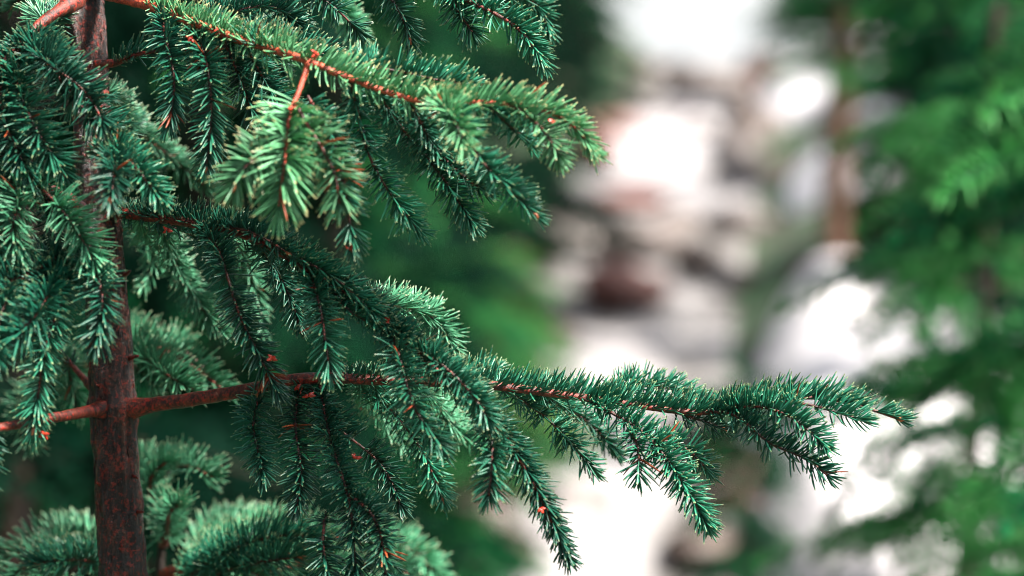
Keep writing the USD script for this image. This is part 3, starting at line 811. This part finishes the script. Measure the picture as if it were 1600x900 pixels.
# branches reaching down from above the frame
branch([(150, -150, 6), (330, -120, 4), (520, -70, 2), (680, -20, 0), (760, 15, -2), (815, 50, -3), (848, 98, -3)], 4.5, 1.0, [
    S((700, -12, 0), (718, 20, 0), (738, 50, 0), look=N, flat=0.1),
    S((740, 2, -1), (800, -10, 6), (840, 10, 8), (856, 48, 8), look=N),
    S((560, -60, 2), (600, -15, 2), (625, 20, 2), (640, 62, 2), look=N, flat=0.2),
    S((430, -96, 3), (500, -20, 12), (545, 30, 14), (568, 80, 14), look=PA, flat=0.6, per_m=2600),
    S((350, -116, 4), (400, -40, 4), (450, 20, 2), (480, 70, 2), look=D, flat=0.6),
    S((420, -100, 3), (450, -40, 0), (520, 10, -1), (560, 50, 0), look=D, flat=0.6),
], own=(0.55, dict(look=N, per_m=2600, flat=0.6, ln=17.5)))
branch([(120, 0, 2), (90, 18, -1), (58, 42, -3), (28, 76, -5), (-40, 130, -7), (-100, 160, -8)], 5.0, 2.5, [
    S((70, 34, -2), (60, 10, 6), (50, -10, 8), (20, 10, 10), look=PA),
    S((58, 42, -3), (80, 100, -5), (130, 170, -6), (190, 226, -7), look=D, ln=24, per_m=2700),
    S((30, 76, -5), (30, 140, -7), (62, 210, -8), (100, 270, -8), look=N, ln=23),
    S((40, 60, -4), (90, 110, -8), (130, 140, -8), (160, 190, -9), look=D, ln=23),
    S((10, 92, -5), (0, 150, -7), (20, 220, -8), (50, 280, -8), look=D, ln=23),
    S((90, 20, -1), (60, 70, 8), (20, 110, 10), look=D),
    S((-10, 105, -6), (0, 180, -5), (10, 240, -4), (0, 300, -3), look=N),
], own=(0.45, dict(look=D, per_m=2400)))
branch([(150, 150, 2), (175, 150, 8), (210, 200, 14), (260, 240, 18), (330, 298, 20)], 2.5, 1.0, [
    S((200, 190, 12), (220, 220, 18), (240, 275, 20), look=D),
], own=(0.15, dict(look=PA, per_m=2100)))
branch([(150, 100, 3), (180, 98, 2), (220, 84, 0), (300, 80, -1)], 2.4, 1.0, [], own=(0.15, dict(look=D, per_m=1500, flat=0.5, ln=17.5, spread=45)))
branch([(140, 235, -2), (165, 236, -6), (200, 250, -9), (250, 310, -10)], 2.4, 1.0, [
    S((170, 238, -6), (178, 270, -11), (172, 312, -12), look=D, bud=True, flat=0.1),
], own=(0.2, dict(look=N, per_m=2400, ln=18.5, bud=True, orange=4)))

# left-hand branches
branch([(128, 330, 0), (90, 300, -2), (40, 285, -5), (-20, 290, -7)], 4.0, 2.0, [
    S((40, 285, -5), (70, 300, -8), (110, 345, -9), (150, 415, -9), look=PA, ln=22, per_m=2600, flat=0.6),
    S((20, 285, -5), (30, 310, -8), (20, 360, -9), (30, 400, -9), look=PA, ln=22),
    S((60, 290, -4), (85, 340, -4), (90, 390, -4), (75, 430, -4), look=D),
    S((0, 288, -6), (-10, 330, -8), (10, 420, -8), look=N),
], own=(0.4, dict(look=N)))
branch([(140, 400, -2), (110, 400, -5), (60, 420, -8), (0, 450, -10), (-60, 480, -12)], 3.2, 1.6, [
    S((110, 400, -5), (100, 460, -8), (72, 540, -9), (62, 600, -9), (52, 672, -9), look=N, flat=0.1, ln=17.5, bud=True),
    S((90, 408, -6), (70, 470, -10), (30, 520, -12), (0, 540, -12), look=D, ln=23),
    S((40, 430, -9), (40, 480, -5), (60, 540, -3), look=D, ln=23),
    S((20, 440, -10), (0, 500, -12), (-10, 570, -13), look=D),
    S((120, 400, -5), (150, 430, -9), (160, 470, -10), (148, 540, -10), look=D, ln=18.5),
    S((60, 420, -8), (30, 410, -2), (0, 400, 0), look=PA),
    S((100, 402, -5), (60, 450, 8), (50, 500, 10), look=PA),
], buds=[(68, 678, -9, 8)], own=(0.25, dict(look=D, ln=23)))
branch([(180, 636, 6), (142, 642, 3), (110, 648, -1), (60, 657, -5), (0, 668, -9), (-70, 680, -12)], 5.2, 3.0, [
    S((-10, 668, -9), (-20, 700, -10), (-30, 750, -11), look=D),
], mat='branch_bark')
branch([(150, 612, 8), (130, 590, 10), (95, 550, 12), (45, 495, 14), (10, 470, 15)], 2.6, 1.2, [
    S((95, 550, 12), (110, 590, 16), (120, 640, 17), look=PA),
    S((45, 495, 14), (30, 530, 16), (40, 560, 17), look=PA),
    S((70, 520, 13), (40, 540, 12), (10, 560, 12), look=D),
], own=(0.3, dict(look=D, per_m=1500)))

# a few whorls above and below the picture, so the tree goes on out of frame
for k in range(9):
    up = k < 5
    z = (1.98 + 0.2 * (k % 3)) if up else (0.55 + 0.16 * (k % 3))
    az = k * 2.3 + 0.5
    ax = np.array([np.interp(z, axis[:, 2], axis[:, 0]), np.interp(z, axis[:, 2], axis[:, 1]), z])
    o = np.array([math.cos(az), math.sin(az), 0])
    L = 0.30 if up else 0.42
    W = spline([ax, ax + o * L * 0.5 + UP * 0.03, ax + o * L - UP * 0.03], 40)
    b = obj('branch', [q if j else q - BASE for j, q in enumerate(tube(W, np.linspace(0.004, 0.001, 40), 8))], 'branch_bark', tree)
    grow(b, W[8:], look=N, per_m=1500)
    for q in range(8):
        i = 6 + q * 4
        sd = np.cross(UP, o) * (1 if q % 2 else -1)
        e = W[i] + (o * 0.07 + sd * 0.10) * (1 - 0.04 * q)
        sp = spline([W[i], (W[i] + e) / 2 + UP * 0.006, e - UP * 0.02], 20)
        obj('twig', [x if j else x - BASE for j, x in enumerate(tube(sp, 0.001, 5))], 'branch_bark', b)
        grow(b, sp, look=N, per_m=1500)

# ------------------------------------------------------------------ soft spruce just behind the trunk
TREE1 = tree
B2 = spot(250, 2.06)
tree = thing('young_spruce', 'soft pale green young spruce low behind the sharp trunk at the bottom left', 'spruce', B2)
BASE = np.array(B2)
FO2 = 2.06
top = at(262, 735, FO2)
ax2 = spline([BASE + [0, 0, -0.1], BASE * 0.5 + top * 0.5, at(255, 800, FO2), top], 60)
obj('trunk', [q if k else q - BASE for k, q in enumerate(tube(ax2, np.linspace(0.018, 0.003, 60), 12, 0.1, 60, 2))], 'shade_toned_bark', tree)
_p = pts


def pts(path, d0=FO2):
    return _p(path, d0)


branch([(258, 800, 0), (235, 770, -4), (240, 740, -6), (260, 722, -7)], 3, 1, [S((245, 740, -5), (290, 728, -6), (330, 745, -7), look=PA, ln=22, flat=0.9), S((240, 760, -4), (220, 745, -3), (222, 718, -3), look=PA, ln=22, flat=0.9)], own=(0.1, dict(look=PA, ln=22, flat=0.9)))
branch([(256, 850, 0), (262, 820, -5), (266, 800, -8), (278, 790, -10)], 3, 1, [], own=(0.1, dict(look=PA, ln=22, flat=0.9)))
branch([(256, 900, 0), (330, 868, -4), (410, 830, -6), (490, 830, -8), (560, 850, -9)], 4, 1, [
    S((330, 868, -4), (360, 880, -10), (420, 905, -12), look=PA, ln=22, flat=0.9), S((380, 845, -5), (440, 860, -10), (500, 890, -12), look=PA, ln=22, flat=0.9),
    S((300, 880, -3), (340, 830, 2), (400, 812, 4), look=PA, ln=22, flat=0.9), S((430, 828, -6), (480, 850, -10), (530, 880, -12), look=PA, ln=22, flat=0.9)], own=(0.1, dict(look=PA, ln=22, flat=0.9, per_m=1700)))
branch([(250, 930, 0), (180, 880, -3), (110, 838, -5), (50, 850, -6), (0, 880, -7)], 4, 1, [
    S((180, 880, -3), (120, 880, -8), (60, 905, -10), look=PA, ln=22, flat=0.9), S((130, 850, -4), (80, 860, -9), (20, 900, -11), look=PA, ln=22, flat=0.9),
    S((200, 890, -2), (150, 850, 3), (90, 830, 5), look=PA, ln=22, flat=0.9), S((220, 905, -2), (170, 905, -7), (130, 935, -9), look=PA, ln=22, flat=0.9)], own=(0.1, dict(look=PA, ln=22, flat=0.9, per_m=1700)))
branch([(258, 940, 0), (400, 900, 2), (540, 860, 4), (620, 850, 4), (690, 905, 4)], 4, 1, [
    S((560, 856, 4), (620, 880, 0), (650, 920, -2), look=PA, ln=22, flat=0.9), S((480, 876, 3), (540, 900, -2), (580, 940, -4), look=PA, ln=22, flat=0.9), S((400, 900, 2), (450, 860, 8), (540, 840, 10), look=PA, ln=22, flat=0.9), S((290, 905, -6), (350, 865, -12), (430, 838, -14), (490, 840, -15), look=N, ln=23), S((330, 900, -8), (400, 880, -14), (470, 870, -16), look=N, ln=23), S((200, 905, -6), (130, 875, -12), (60, 880, -14), look=N, ln=23)], own=(0.2, dict(look=PA, ln=22, flat=0.9)))
B3 = spot(170, 2.3)
BASE = np.array(B3)
tree = thing('young_spruce', 'pale young spruce whose soft branch shows between the trunk and the long brown branch', 'spruce', B3)
FO2 = 2.10
ax3 = spline([BASE + [0, 0, -0.1], BASE + [0.0, 0, 0.8], at(172, 520, 2.10), at(165, 330, 2.10)], 60)
obj('trunk', [q if k else q - BASE for k, q in enumerate(tube(ax3, np.linspace(0.02, 0.004, 60), 12, 0.1, 60, 2))], 'shade_toned_bark', tree)


def pts(path, d0=2.10):
    return _p(path, d0)


branch([(172, 515, 0), (190, 520, -3), (210, 530, -10), (280, 560, -12), (350, 610, -14)], 4, 1, [
    S((200, 526, -10), (240, 570, -16), (300, 610, -18), look=PA, ln=22, flat=0.9), S((240, 544, -11), (290, 550, -8), (330, 590, -8), look=PA, ln=22, flat=0.9), S((150, 508, -8), (200, 560, -12), (240, 600, -14), look=PA, ln=22, flat=0.9)], own=(0.1, dict(look=PA, ln=22, flat=0.9, per_m=1700)))
branch([(168, 420, 0), (130, 400, -4), (80, 420, -6), (20, 470, -8)], 3, 1, [S((90, 420, -4), (60, 460, -8), (50, 510, -10), look=PA, ln=22, flat=0.9)], own=(0.1, dict(look=PA, ln=22, flat=0.9)))
branch([(174, 600, 0), (130, 570, -5), (90, 590, -7), (50, 650, -8)], 3, 1, [S((60, 600, -4), (40, 640, -6), (50, 690, -8), look=PA, ln=22, flat=0.9)], own=(0.1, dict(look=PA, ln=22, flat=0.9)))
